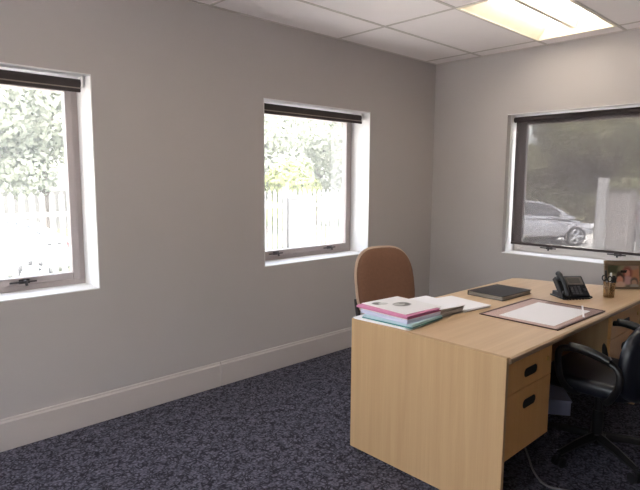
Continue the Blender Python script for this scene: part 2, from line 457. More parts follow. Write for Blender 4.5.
# ------------------------------------------------------------------ roller blinds
def blind(label, length, loc, rz, drop, mesh):
    b = thing('roller_blind', label, 'blind', loc, rz, group='roller blinds at the windows')
    a = ZT - ZB; yc = .095; zc = a - .045; r = .024
    bm = BM(); tube(bm, [(.022, yc, zc), (length - .032, yc, zc)], r, 20); obj('roller_tube', bm, M['blind_dark'], b, smooth=False)
    for x in (.008, length - .030):
        bm = BM(); box(bm, x, x + .012, yc - .028, yc + .028, zc - .024, a - .006); obj('bracket', bm, M['bracket'], b, .003)
    zb = zc - drop
    if mesh: bxo('fabric', M['screen'], b, .026, length - .036, yc + r - .0005, yc + r + .0003, zb, zc)
    else: bxo('fabric', M['blind_dark'], b, .026, length - .036, yc - r - .001, yc - r + .0003, zb, zc)
    bb = yc + r if mesh else yc - r
    bm = BM(); box(bm, .026, length - .036, bb - .007, bb + .007, zb - .016, zb + .004)
    obj('bottom_bar', bm, M['blind_dark'], b, .003)
    if not mesh: bxo('bar_trim', M['blind_bar'], b, .026, length - .036, bb - .009, bb + .009, zb + .004, zb + .010)
    # chain loop at the right end
    return b
blind('rolled up dark roller blind at the top of the leftmost window', 1.16, (W1[0], 0, ZB), 0, .036, False)
blind('rolled up dark roller blind at the top of the window behind the brown chair', 1.159, (W2[0], 0, ZB), 0, .036, False)
blind('lowered dark mesh roller blind in front of the silver car view', 1.16, (0, W3[1], ZB), -PI / 2, 1.095, True)

# ------------------------------------------------------------------ recessed ceiling light
lx, ly = (LX[0] + LX[1]) / 2, (LY[0] + LY[1]) / 2; hx, hy = (LX[1] - LX[0]) / 2 - .013, (LY[1] - LY[0]) / 2 - .013
t = thing('ceiling_light', 'cream recessed fluorescent ceiling light with two bright strips above the desk', 'light', (lx, ly, H))
bm = BM(); dz = .10
box(bm, -hx, hx, -hy, hy, dz, dz + .006)
for s in (-1, 1):   # sloped long reflectors and end plates
    prism(bm, [(s * hy, -.002), (s * (hy - .002), -.002), (s * (hy - .085), dz), (s * hy, dz)], -hx, hx, 'YZ')
    prism(bm, [(s * hx, -.002), (s * (hx - .002), -.002), (s * (hx - .03), dz), (s * hx, dz)], -hy + .0005, hy - .0005, 'XZ')
obj('housing', bm, M['lamp_white'], t)
bm = BM(); prism(bm, [(-.03, dz), (.03, dz), (.016, .03), (-.016, .03)], -hx + .035, hx - .035, 'YZ'); obj('centre_spine', bm, M['lamp_white'], t)
for s in (-1, 1):
    bm = BM(); box(bm, -hx + .05, hx - .05, s * .13 - .082, s * .13 + .082, dz - .03, dz - .004); obj('diffuser', bm, M['lens'], t, .01)
bm = BM()
for s in (-1, 1):
    box(bm, -hx - .012, hx + .012, s * (hy + .004) - .009, s * (hy + .004) + .009, -.0065, -.0036)
    box(bm, s * (hx + .004) - .009, s * (hx + .004) + .009, -hy + .006, hy - .006, -.0065, -.0036)
obj('trim_frame', bm, M['lamp_white'], t)
dup(t, (lx - 2.36, ly, H), 0, 'unseen ceiling light added to brighten the left side of the room')  # second fixture out of view, added as fill light

# ------------------------------------------------------------------ desk
DX0, DX1, DYF, DYN = -2.483, -.705, -1.25, -2.145
DZ = .73
dk = thing('office_desk', 'light oak double pedestal office desk covered with papers and a phone', 'desk', (DX0, DYN, 0))
w_, d_ = DX1 - DX0, DYF - DYN
bm = BM(); box(bm, 0, .022, .012, d_, .016, DZ); obj('side_panel', bm, M['panel'], dk, .002)
bm = BM(); box(bm, w_ - .026, w_ - .004, .012, d_ - .004, .016, DZ - .03); obj('side_panel', bm, M['panel'], dk, .002)
pts = [(.022, DZ - .03)]
nose = [(.010, DZ - .030), (.002, DZ - .024), (0, DZ - .015), (.003, DZ - .006), (.012, DZ)]
bm = BM(); prism(bm, nose + [(d_, DZ), (d_, DZ - .03)], .0225, w_, 'YZ'); top = obj('desk_top', bm, M['top'], dk)
bm = BM(); prism(bm, [(y - .0015, z) for y, z in nose[:4]] + [(.006, DZ - .005), (.012, DZ - .0305)], .0225, w_, 'YZ'); obj('edging', bm, M['edge'], top)
bm = BM(); box(bm, .022, w_ - .026, d_ - .25, d_ - .232, .18, DZ - .03); obj('modesty_panel', bm, M['panel'], dk)
for x in (.011, w_ - .015):
    for y in (.06, d_ - .06):
        bm = BM(); lathe(bm, [(.012, 0), (.014, .004), (.010, .017)], x, y, 12); obj('glide', bm, M['black'], dk)

def oval(cx, cz, hw, hh):
    return [(cx + p[0], cz + p[1]) for p in rrect(-hw, hw, -hh, hh, hh * .98, 6)]
def slot_front(x0, x1, z0, z1, cx, cz, hw, hh, y0, y1, n=32):
    """drawer front with an oval hole for the grip"""
    bm = BM(); ov = oval(cx, cz, hw, hh); n = len(ov); outr = []
    for px, pz in ov:   # radial match onto the rectangle
        dx, dz_ = px - cx, pz - cz
        ks = []
        if dx > 1e-9: ks.append((x1 - cx) / dx)
        if dx < -1e-9: ks.append((x0 - cx) / dx)
        if dz_ > 1e-9: ks.append((z1 - cz) / dz_)
        if dz_ < -1e-9: ks.append((z0 - cz) / dz_)
        k = min(ks); outr.append([cx + dx * k, cz + dz_ * k])
    for c in ((x0, z0), (x0, z1), (x1, z0), (x1, z1)):   # snap nearest outer vertex to each corner
        i = min(range(n), key=lambda i: (outr[i][0] - c[0]) ** 2 + (outr[i][1] - c[1]) ** 2); outr[i] = list(c)
    R = []
    for y in (y0, y1):
        R.append(([bm.verts.new((p[0], y, p[1])) for p in ov], [bm.verts.new((p[0], y, p[1])) for p in outr]))
    for i in range(n):
        j = (i + 1) % n
        for q in (0, 1): bm.faces.new((R[q][0][i], R[q][0][j], R[q][1][j], R[q][1][i]))
        bm.faces.new((R[0][0][i], R[0][0][j], R[1][0][j], R[1][0][i]))
        bm.faces.new((R[0][1][i], R[0][1][j], R[1][1][j], R[1][1][i]))
    return bm
def pedestal(x0, x1, lockx, label):
    bm = BM(); dd = .55; th = .016
    box(bm, x0, x0 + th, .035, dd, .265, .699); box(bm, x1 - th, x1, .035, dd, .265, .699)
    box(bm, x0 + th, x1 - th, dd - th, dd, .265, .699); box(bm, x0 + th, x1 - th, .035, dd - th, .265, .265 + th)
    box(bm, x0 + th, x1 - th, .035, dd - th, .553, .557)
    pd = obj('pedestal', bm, M['panel'], dk)
    cx = (x0 + x1) / 2 - .0
    for z0, z1, cz in ((.264, .5525, .476), (.5565, .692, .620)):
        dr = obj('drawer', slot_front(x0 + .002, x1 - .002, z0, z1, cx, cz, .062, .021, .016, .034), M['front'], pd)
        b = BM(); prism(b, oval(cx, cz, .0617, .0207), .0162, .0305, 'XZ')
        obj('grip', b, M['recess'], dr)
    b = BM(); b2 = [(lockx + .012 * math.cos(a), .637 + .012 * math.sin(a)) for a in [2 * PI * k / 16 for k in range(16)]]
    prism(b, b2, .0125, .017, 'XZ'); obj('lock', b, M['brass'], pd)
    return pd
pedestal(.0235, .448, .405, 'left')
pedestal(1.235, w_ - .030, 1.70, 'right')

# rounded extension table at the window end of the desk
ext = thing('side_table', 'oak side table joined flush to the window end of the desk', 'table', (DX1 + .002, DYF, 0))
far = [(.006, -.005), (.036, -.05), (.068, -.15), (.092, -.262), (.152, -.398), (.212, -.548), (.30, -.77), (.34, -.92), (.30, -1.05), (.18, -1.10), (.0, -1.10)]
fp = smooth_path([(p[0], p[1], 0) for p in far], 4)
bm = BM(); prism(bm, [(0, -.005)] + [(p.x, p.y) for p in fp[1:]], DZ - .03, DZ - .0005); obj('table_top', bm, M['top'], ext)
bm = BM(); lathe(bm, [(.14, 0), (.14, .012), (.03, .025), (.026, .05), (.026, DZ - .03)], .19, -.80, 24); obj('leg', bm, M['steel_dark'], ext)

# ------------------------------------------------------------------ visitor chair behind the desk
ch = thing('visitor_chair', 'brown fabric visitor chair with beige shell edge behind the paper stacks', 'chair', (-1.615, -.975, 0), math.radians(-14))
# local: faces -y (towards the desk), x to the right
def shield(zl, n=40, w=.262, zt=.985, zb=.50):
    """rounded back outline"""
    pts = []
    hh = (zt - zb) / 2; zc = (zt + zb) / 2
    for k in range(n):
        a = 2 * PI * k / n; c, s = math.cos(a), math.sin(a)
        e = .62 if s > 0 else .42
        x = math.copysign(abs(c) ** e, c) * w * (1 - .06 * max(0, s)); z = zc + math.copysign(abs(s) ** (.72 if s > 0 else .5), s) * hh
        pts.append((x * zl, zc + (z - zc) * zl))
    return pts
def back_y(x, z): return .245 + (z - .5) * .20 - .32 * x * x
def slab(pts, y0, y1, dome=0):
    """curved cushion between two offsets, ring-by-ring so that it bends"""
    bm = BM(); zc = .74; rings = []
    for (sc, off) in ((.0, y0 - dome), (.35, y0 - dome * .9), (.7, y0 - dome * .6), (.93, y0 - dome * .15), (1, y0 + .008), (1, y1 - .006), (.97, y1), (.6, y1), (0, y1)):
        if sc == 0:
            rings.append([bm.verts.new((0, back_y(0, zc) + off, zc))]); continue
        R = []
        for x, z in pts:
            X, Z = x * sc, zc + (z - zc) * sc
            R.append(bm.verts.new((X, back_y(X, Z) + off, Z)))
        rings.append(R)
    n = len(pts)
    for i in range(len(rings) - 1):
        A, B = rings[i], rings[i + 1]
        for k in range(n):
            j = (k + 1) % n
            if len(A) == 1: bm.faces.new((A[0], B[k], B[j]))
            elif len(B) == 1: bm.faces.new((A[k], A[j], B[0]))
            else: bm.faces.new((A[k], B[k], B[j], A[j]))
    return bm
bk = obj('backrest', slab(shield(.955), -.012, .006, .02), M['seat_brown'], ch, smooth=True)
obj('back_shell', slab(shield(1.0), .006, .024, -.004), M['shell'], ch, smooth=True)
bm = BM(); prism(bm, rrect(-.245, .245, -.24, .22, .07), .43, .485); obj('seat', bm, M['seat_brown'], ch, .018, True, segs=3)
bm = BM(); prism(bm, rrect(-.235, .235, -.23, .21, .06), .415, .429); obj('seat_shell', bm, M['shell'], ch, .004)
for s in (-1, 1):
    bm = BM(); tube(bm, smooth_path([(s * .228, .315, .62), (s * .228, .285, .50), (s * .228, .25, .42), (s * .235, .22, .39)], 5), .017); obj('back_post', bm, M['steel_dark'], ch, smooth=True)
    bm = BM(); tube(bm, [(s * .235, -.20, .40), (s * .25, -.235, .012)], .011); f = obj('leg', bm, M['steel_dark'], ch, smooth=True)
    bm = BM(); lathe(bm, [(.014, 0), (.014, .02)], s * .25, -.235, 12); obj('foot_cap', bm, M['black'], f)
    bm = BM(); tube(bm, [(s * .235, .19, .40), (s * .25, .26, .012)], .011); f = obj('leg', bm, M['steel_dark'], ch, smooth=True)
    bm = BM(); lathe(bm, [(.014, 0), (.014, .02)], s * .25, .26, 12); obj('foot_cap', bm, M['black'], f)
bm = BM(); box(bm, -.24, .24, -.205, -.19, .395, .412); box(bm, -.24, .24, .18, .195, .395, .412); box(bm, -.01, .01, -.20, .19, .396, .411); obj('seat_frame', bm, M['steel_dark'], ch)

# ------------------------------------------------------------------ swivel chair (faces the desk, +y)
sw = thing('swivel_chair', 'navy swivel armchair pulled under the desk at the right edge', 'chair', (-1.55, -2.19, 0), 0)
bm = BM(); prism(bm, rrect(-.25, .25, -.22, .24, .09), .40, .48); obj('seat', bm, M['navy'], sw, .03, True, segs=4)
def sw_back():
    bm = BM(); rings = []
    out = []
    n = 44
    for k in range(n):
        a = 2 * PI * k / n; c, s = math.cos(a), math.sin(a)
        out.append((math.copysign(abs(c) ** .55, c) * .325, .60 + math.copysign(abs(s) ** .75, s) * .20))
    for sc, y in ((.0, -.215), (.6, -.212), (.9, -.215), (.98, -.225), (1, -.25), (.98, -.275), (.85, -.288), (.5, -.292), (0, -.292)):
        if sc == 0: rings.append([bm.verts.new((0, y, .60))]); continue
        rings.append([bm.verts.new((x * sc, y + .5 * (x * sc) ** 2 - .05 * (z - .6), .60 + (z - .60) * sc)) for x, z in out])
    for i in range(len(rings) - 1):
        A, B = rings[i], rings[i + 1]
        for k in range(n):
            j = (k + 1) % n
            if len(A) == 1: bm.faces.new((A[0], B[k], B[j]))
            elif len(B) == 1: bm.faces.new((A[k], A[j], B[0]))
            else: bm.faces.new((A[k], B[k], B[j], A[j]))
    return bm
obj('backrest', sw_back(), M['navy'], sw, smooth=True)
for s in (-1, 1):
    bm = BM(); x = s * .335
    pts = smooth_path([(s * .23, -.10, .395), (s * .30, -.14, .42), (x, -.19, .52), (x, -.17, .605), (x, -.03, .648), (x, .05, .650), (x, .09, .62), (s * .31, .09, .50), (s * .27, .06, .42), (s * .21, .03, .395)], 6)
    ar = obj('armrest', (tube(bm, pts, .016, 10), bm)[1], M['chair_plastic'], sw, smooth=True)
    bm = BM(); tube(bm, smooth_path([(x, -.15, .622), (x, -.10, .642), (x, -.03, .658), (x, .04, .661)], 4), .020, 10); obj('arm_pad', bm, M['chair_plastic'], ar, smooth=True)
bm = BM(); box(bm, -.03, .03, -.30, -.05, .37, .395); tube(bm, [(0, -.29, .38), (0, -.325, .48), (0, -.31, .60)], .022); obj('back_bar', bm, M['chair_plastic'], sw)
bm = BM(); lathe(bm, [(.028, .10), (.028, .25), (.020, .25), (.020, .40)]); obj('gas_lift', bm, M['chair_plastic'], sw)
bm = BM()
lathe(bm, [(.045, .075), (.045, .12)])
for k in range(5):
    a = 2 * PI * k / 5 + .35; c, s = math.cos(a), math.sin(a)
    tube(bm, [(.03 * c, .03 * s, .10), (.16 * c, .16 * s, .092), (.29 * c, .29 * s, .072)], [.026, .021, .016], 8)
obj('star_base', bm, M['chair_plastic'], sw)
for k in range(5):
    a = 2 * PI * k / 5 + .35; c, s = math.cos(a), math.sin(a); p = Vector((.29 * c, .29 * s, .027)); q = Vector((-s, c, 0))
    bm = BM(); tube(bm, [p - q * .024, p - q * .008], .027, 16); tube(bm, [p + q * .008, p + q * .024], .027, 16); tube(bm, [p - q * .01, p + q * .01], .012); tube(bm, [p, p + Vector((0, 0, .045))], .008)
    obj('castor', bm, M['black'], sw)

# ------------------------------------------------------------------ papers on the desk
def sheetbox(bm, cx, cy, w, d, z0, z1, a=0, jitter=0):
    mtx = Matrix.Translation((cx, cy, 0)) @ Matrix.Rotation(math.radians(a), 4, 'Z')
    box(bm, -w / 2, w / 2, -d / 2, d / 2, z0, z1, mtx)
def stack(bm, w, d, z0, h, n, jit, ang=1.2):
    for k in range(n):
        sheetbox(bm, random.uniform(-jit, jit), random.uniform(-jit, jit), w, d, z0 + h * k / n, z0 + h * (k + .97) / n, random.uniform(-ang, ang))
GP = 'papers and folders at the near end of the desk'
# near stack, bottom to top
z = DZ
t = thing('paper_sheets', 'loose white sheets spread at the bottom of the near paper stack', 'papers', (-2.318, -1.42, z), math.radians(4), GP)
bm = BM(); stack(bm, .295, .34, 0, .008, 4, .006, 2.5); obj('sheets', bm, M['paper'], t)
z += .0085
t = thing('document_folder', 'teal edged folder low in the near paper stack', 'folder', (-2.308, -1.452, z), math.radians(3), GP)
bm = BM(); stack(bm, .288, .31, 0, .006, 2, .002, .4); obj('cover', bm, M['teal'], t)
bm = BM(); stack(bm, .282, .302, .0062, .012, 5, .004); obj('pages', bm, M['teal_pale'], t)
z += .0185
t = thing('document_folder', 'pale blue white bundle of pages beneath the pink folder', 'papers', (-2.300, -1.430, z), math.radians(-1), GP)
bm = BM(); stack(bm, .278, .315, 0, .021, 8, .003, .8); obj('pages', bm, M['pages_blue'], t)
bm = BM(); sheetbox(bm, 0, 0, .284, .32, .0212, .0225); obj('cover', bm, M['paper_cream'], t)
z += .0228
t = thing('document_folder', 'bright pink card folder near the top of the near paper stack', 'folder', (-2.298, -1.415, z), math.radians(-1), GP)
bm = BM(); sheetbox(bm, 0, 0, .272, .350, 0, .004); obj('cover', bm, M['pink_dark'], t)
bm = BM(); stack(bm, .264, .335, .0042, .006, 3, .002, .5); obj('pages', bm, M['pink'], t)
bm = BM(); sheetbox(bm, 0, .0, .268, .345, .0104, .0135); tube(bm, [(-.136, -.172, .006), (-.136, .172, .006)], .0062, 8); obj('flap', bm, M['pink'], t)
z += .0138
pm = print_mat('printed_portrait_page', (240, 237, 238), [(-.082, .095, .030, .030, (92, 84, 78)), (-.060, .075, .030, .022, (205, 202, 202)), (.012, .005, .052, .042, (96, 92, 88)), (.000, .012, .034, .026, (190, 188, 184)), (.03, .02, .02, .012, (130, 126, 120))], ('X', 'Y'))
t = thing('printed_page', 'white page printed with two grey oval pictures topping the near paper stack', 'page', (-2.262, -1.405, z), math.radians(-4), GP)
bm = BM(); sheetbox(bm, 0, 0, .285, .315, 0, .0022, 0); obj('sheet', bm, pm, t)
# middle stack
z = DZ
t = thing('page_block', 'thick block of grey edged pages between the pink folder and loose sheets', 'papers', (-2.036, -1.432, z), math.radians(-3), GP)
bm = BM(); stack(bm, .225, .285, 0, .040, 11, .005, 2.0); obj('pages', bm, M['pages_grey'], t)
z += .0402
t = thing('paper_sheets', 'white sheets lying on top of the grey edged page block', 'papers', (-2.022, -1.43, z), math.radians(-6), GP)
bm = BM(); stack(bm, .235, .29, 0, .005, 3, .005, 2); obj('sheets', bm, M['paper'], t)
# far stack
z = DZ
t = thing('paper_sheets', 'dark backed thin pad of white sheets nearest the black diary', 'papers', (-1.795, -1.455, z), math.radians(-8), GP)
bm = BM(); stack(bm, .225, .30, 0, .007, 2, .003, .8); obj('backing', bm, M['pages_grey'], t)
bm = BM(); stack(bm, .23, .305, .0072, .008, 4, .004, 1.5); obj('sheets', bm, M['paper'], t)

# desk pad with clear cover
t = thing('desk_pad', 'brown desk pad with clear cover holding large white sheets', 'desk pad', (-1.604, -1.888, DZ), math.radians(-1.2))
bm = BM(); prism(bm, rrect(-.300, .300, -.215, .215, .012), 0, .004); obj('base', bm, M['pad_base'], t)
bm = BM()
for r in ((-.300, .300, -.218, -.208), (-.300, .300, .208, .218), (-.302, -.292, -.208, .208), (.292, .302, -.208, .208)): box(bm, *r, .0005, .006)
obj('border', bm, M['pad_edge'], t, .001)
bm = BM(); box(bm, -.285, .10, -.198, .0995, .0041, .0046); box(bm, -.285, .285, .10, .200, .0041, .0046); obj('sheen_sheet', bm, M['pad_sheen'], t)  # window reflection in the clear cover, painted as flat pinkish sheets
bm = BM(); sheetbox(bm, -.015, -.02, .47, .30, .0048, .0060, 1); obj('white_sheet', bm, M['paper'], t)
bxo('clear_cover', M['pad_cover'], t, -.288, .288, -.205, .205, .0064, .0068)

t = tag(obj('sliver', (lambda b: (box(b, -.15, .15, -.005, .005, 0, .002), b)[1])(BM()), M['paper'], None, .0006), 'thin white sliver lying across the right end of the desk pad', 'sliver')
t.location = (-1.43, -2.035, DZ + .0072); t.rotation_euler = (0, 0, math.radians(22))  # narrow flat white piece laid across the pad end

# diary
t = thing('diary', 'thick black hardcover diary lying between papers and phone', 'book', (-1.325, -1.475, DZ), math.radians(-3))
dw, dd = .345, .252
bm = BM(); box(bm, -dw / 2, dw / 2, -dd / 2, dd / 2, 0, .003); box(bm, -dw / 2, dw / 2, -dd / 2, dd / 2, .025, .028)
box(bm, -dw / 2, dw / 2, dd / 2 - .003, dd / 2, .003, .025); obj('cover', bm, M['book'], t, .001)
bm = BM(); box(bm, -dw / 2 + .005, dw / 2 - .006, -dd / 2 + .006, dd / 2 - .004, .0032, .0248); obj('pages', bm, pages_mat('diary_pages', (120, 112, 104), (176, 168, 158), 300), t)

# ------------------------------------------------------------------ telephone
ph = thing('desk_phone', 'black office desk telephone with small grey display', 'telephone', (-1.06, -1.815, DZ), math.radians(-36)); ph.scale = (.82, .82, .74)
T = math.radians(47)
prof = [(-.085, .012), (-.085, .026), (.040, .168), (.058, .172), (.066, .16), (.075, .012)]
bm = BM(); prism(bm, prof, -.055, .115, 'YZ'); obj('body', bm, M['phone'], ph, .006)
bm = BM(); prism(bm, [(-.095, 0), (-.095, .012), (.09, .012), (.09, 0)], -.115, .110, 'YZ'); obj('stand', bm, M['phone'], ph, .004)
# face frame: u along x, v up the slope
d = Vector((0, .125, .142)).normalized(); nrm = Vector((0, -d.z, d.y)); o0 = Vector((0, -.085, .026))
def face(bm, x0, x1, v0, v1, h0, h1):
    vs = box(bm, x0, x1, v0, v1, h0, h1)
    for v in vs: v.co = Vector((v.co.x, 0, 0)) + o0 + d * v.co.y + nrm * v.co.z
bm = BM(); face(bm, -.040, .095, .105, .180, 0, .010); fr = obj('display_frame', bm, M['lcd_frame'], ph, .004)
bm = BM(); face(bm, -.022, .072, .120, .168, .010, .0115); obj('display', bm, M['lcd'], fr)
bm = BM()
for i in range(3):
    for j in range(4): face(bm, -.025 + i * .030, -.003 + i * .030, .018 + j * .020, .032 + j * .020, 0, .006)
obj('keypad', bm, M['phone_grey'], ph)
bm = BM(); n_ = 16
c0 = o0 + d * .06 + Vector((.088, 0, 0)); 
tube(bm, [c0, c0 + nrm * .005], .014, 16); obj('navigation_button', bm, M['phone_grey'], ph)
def hp(x, v, h): return tuple(Vector((x, 0, 0)) + o0 + d * v + nrm * h)
bm = BM(); box(bm, -.115, -.056, -.085, .06, .0125, .05)
face(bm, -.115, -.056, .0, .19, -.04, .006); obj('cradle', bm, M['phone'], ph, .006)
bm = BM()
tube(bm, smooth_path([hp(-.086, -.005, .020), hp(-.086, .02, .036), hp(-.086, .10, .046), hp(-.086, .185, .038), hp(-.086, .212, .020)], 5), [.020] * 3 + [.019] * 2 + [.016] * 10 + [.019] * 3 + [.022] * 3, 12)
tube(bm, [hp(-.086, .025, .030), hp(-.086, .025, .007)], [.022, .025], 14); tube(bm, [hp(-.086, .172, .030), hp(-.086, .172, .007)], [.022, .025], 14)
obj('handset', bm, M['phone'], ph, smooth=True)
# cord: coils from the handset end along the desk
L_ = [(-.12, -.06, .012), (-.10, -.115, .008), (-.02, -.125, .007), (.07, -.11, .007), (.125, -.085, .007), (.145, -.05, .007), (.13, -.03, .007)]
pth = smooth_path(L_, 10); pts = []
for i, p in enumerate(pth):
    a = i * 2.1; pts.append((p.x + .004 * math.sin(a), p.y + .005 * math.sin(a), p.z + .003 + .004 * math.cos(a) * (1 if p.z > .004 else 0)))
bm = BM(); tube(bm, pts, .0035, 6); obj('coiled_cord', bm, M['black'], ph, smooth=True)

# ------------------------------------------------------------------ pen cup with pens
PX, PY = -.885, -1.985
t = thing('pen_cup', 'clear acrylic pen cup standing before the photo frame', 'cup', (PX, PY, DZ))
bm = BM(); lathe(bm, [(.001, .004), (.030, .004), (.034, .100), (.036, .100), (.032, 0), (.001, 0)], 0, 0, 24, False); obj('cup_wall', bm, M['clear'], t, smooth=True)
def pen(label, dx, dy, ex, ey, h, r, m, capm, name='pen', cat='pen'):
    p = thing(name, label, cat, (PX + dx, PY + dy, DZ + .006), 0, 'pens in the clear cup')
    top_ = Vector((ex - dx, ey - dy, h)); bm = BM(); tube(bm, [(0, 0, 0), top_ * .08, top_ * .82], [r * .35, r, r], 10); obj('barrel', bm, m, p, smooth=True)
    bm = BM(); tube(bm, [top_ * .70, top_ * .98, top_], [r * 1.2, r * 1.2, r * .7], 10)
    cp = obj('cap', bm, capm, p, smooth=True); return p
pen('dark purple marker leaning right in the pen cup', .006, -.006, .014, -.020, .135, .0085, M['purple'], M['black'], 'marker', 'marker')
pen('black capped pen leaning left above the pen cup', -.004, .008, -.004, .026, .165, .006, M['black'], M['black'])
pen('white topped pen at the middle of the pen cup', .002, .002, .012, -.002, .150, .005, M['bracket'], M['bracket'])
pen('short black pen at the right of the pen cup', .010, -.014, .018, -.030, .125, .0055, M['purple'], M['black'])
s = thing('scissors', 'black handled scissors standing handles up in the pen cup', 'scissors', (PX - .012, PY + .012, DZ + .006), math.radians(-60))
bm = BM(); box(bm, -.006, .006, -.001, .001, 0, .10); obj('blades', bm, M['alloy'], s)
for k, (ox, oz) in enumerate(((-.016, .118), (.016, .112))):
    bm = BM(); pts = [(ox + .012 * math.cos(a), 0, oz + .017 * math.sin(a)) for a in [2 * PI * q / 16 for q in range(17)]]
    tube(bm, pts, .0042, 6); obj('handle', bm, M['black'], s, smooth=True)

# ------------------------------------------------------------------ photo frame
A_, B_ = Vector((-.626, -1.872)), Vector((-.452, -2.034))
ang = math.atan2(B_.y - A_.y, B_.x - A_.x); fw_ = .258; fh_ = .196
mid = (A_ + B_) / 2
pf = thing('photo_frame', 'taupe wooden photo frame with a family picture on the side table', 'picture frame', (A_.x + math.cos(ang) * fw_ / 2, A_.y + math.sin(ang) * fw_ / 2, DZ), ang)
tilt = Matrix.Rotation(math.radians(-9), 4, 'X')
bm = BM()
def fb(x0, x1, z0, z1, y0=-.008, y1=.008): box(bm, x0, x1, y0, y1, z0, z1, tilt)
fb(-fw_ / 2, fw_ / 2, fh_ - .034, fh_); fb(-fw_ / 2, fw_ / 2, 0.0015, .016); fb(-fw_ / 2, -fw_ / 2 + .022, .016, fh_ - .034); fb(fw_ / 2 - .022, fw_ / 2, .016, fh_ - .034)
obj('frame', bm, M['frame_wood'], pf, .002)
pic = print_mat('family_photograph', (92, 87, 70), [
    (-.07, .135, .05, .03, (70, 74, 54)), (.085, .10, .05, .07, (170, 120, 92)), (.05, .15, .06, .02, (150, 130, 116)),
    (.005, .100, .045, .075, (134, 128, 104)), (-.075, .055, .04, .05, (160, 152, 124)),
    (-.028, .100, .016, .022, (66, 56, 48)),
    (.028, .110, .034, .044, (134, 74, 66)), (.028, .108, .018, .024, (196, 140, 124)), (.028, .060, .034, .03, (186, 150, 150)),
    (-.022, .070, .031, .036, (52, 36, 32)), (-.024, .062, .022, .027, (198, 144, 124)), (-.02, .030, .034, .022, (206, 176, 160)),
    (.075, .052, .026, .028, (84, 76, 70)), (.075, .044, .018, .020, (170, 138, 120)), (.075, .022, .03, .014, (150, 146, 140))], ('X', 'Z'), (112, 104, 84), .35, .5)
bm = BM(); box(bm, -fw_ / 2 + .020, fw_ / 2 - .020, -.003, .003, .014, fh_ - .032, tilt); obj('photograph', bm, pic, pf)
bm = BM(); tl = Vector((0, .034, .140)); prism(bm, [(.004, .130), (.012, .130), (.082, .0), (.074, .0)], -.02, .02, 'YZ'); obj('easel_strut', bm, M['black'], pf)

# ------------------------------------------------------------------ things under the desk
t = thing('storage_box', 'small pale blue box on the carpet under the desk', 'box', (-1.12, -1.76, 0), math.radians(35))
bm = BM(); box(bm, -.13, .13, -.09, .09, 0, .085); obj('body', bm, M['pale_box'], t, .003)
bm = BM(); box(bm, -.135, .135, -.095, .095, .0855, .10); obj('lid', bm, M['pale_box'], t, .003)
bm = BM(); tube(bm, smooth_path([(-1.55, -1.70, .006), (-1.72, -1.86, .006), (-1.86, -1.965, .006), (-1.98, -2.05, .006), (-2.06, -2.15, .006), (-2.02, -2.26, .006)], 8), .0055, 8)
tag(obj('cable', bm, M['cable'], None, smooth=True), 'grey cable snaking across the carpet below the drawers', 'cable')

# ------------------------------------------------------------------ outside
G = -.65
bm = BM(); box(bm, -60, 60, TH, 70, G - .3, G); box(bm, TH, 80, -60, TH, G - .3, G); box(bm, -60, X0 - TH, -60, TH, G - .3, G)
struct(obj('ground', bm, M['asphalt']), 'pale concrete yard outside the windows', 'ground')

bm = BM(); box(bm, -18, 16.5, 5.5, 20.4, G, G + .03)
struct(obj('lawn', bm, M['lawn']), 'pale dry grass beyond the pale palisade fence', 'lawn')
def fence(label, x0, x1, loc, rz, zt, step=.13, pw=.07, m='fence_white'):
    f = thing('palisade_fence', label, 'fence', loc, rz, 'pale palisade fences outside the windows')
    for z in (.35, zt - .35):
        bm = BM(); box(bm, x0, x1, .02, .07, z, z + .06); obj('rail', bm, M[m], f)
    n = int((x1 - x0) / step); first = None
    for k in range(n):
        x = x0 + (k + .5) * step
        if first is None:
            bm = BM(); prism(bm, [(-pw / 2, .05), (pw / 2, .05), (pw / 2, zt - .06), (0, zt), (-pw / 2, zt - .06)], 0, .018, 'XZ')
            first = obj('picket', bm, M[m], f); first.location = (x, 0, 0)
        else:
            c = first.copy(); COL.objects.link(c); c.parent = f; c.location = (x, 0, 0)
    k = x0
    while k <= x1 + .01:
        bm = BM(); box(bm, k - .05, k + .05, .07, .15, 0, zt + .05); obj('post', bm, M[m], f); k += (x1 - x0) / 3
    return f
fence('pale palisade fence seen through the two left windows', -4.2, 5.6, (0, 5.0, G), 0, 1.92)
fence('pale palisade fence right of the gate pier, through the screened window', .74, 6.5, (5.2, .35, G), -PI / 2, 1.86, .16, .06, 'fence_light')
t = thing('gate_pier', 'pale square gate post seen at the centre of the window behind the brown chair', 'pier', (2.42, 4.75, G))
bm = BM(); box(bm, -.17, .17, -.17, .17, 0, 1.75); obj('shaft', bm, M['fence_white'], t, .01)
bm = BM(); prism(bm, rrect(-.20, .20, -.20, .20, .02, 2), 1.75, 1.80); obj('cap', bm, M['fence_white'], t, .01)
t = thing('gate_pier', 'broad plastered gate pier hiding the nose of the silver car', 'pier', (5.2, -.02, G))
bm = BM(); box(bm, -.2, .2, -.27, .25, 0, 1.96); obj('shaft', bm, M['masonry'], t, .01)
bm = BM(); vs = box(bm, -.22, .22, -.29, .12, 1.96, 2.0); obj('cap', bm, M['boundary'], t, .005)
bm = BM(); box(bm, -.30, -.21, .05, .20, 0, 2.17); obj('gate_post', bm, M['fence_light'], t, .005)
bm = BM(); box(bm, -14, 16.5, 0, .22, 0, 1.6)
w = tag(obj('boundary_wall', bm, M['boundary']), 'low pale boundary wall behind the pale palisade fence', 'wall'); w.location = (2, 20.5, G)

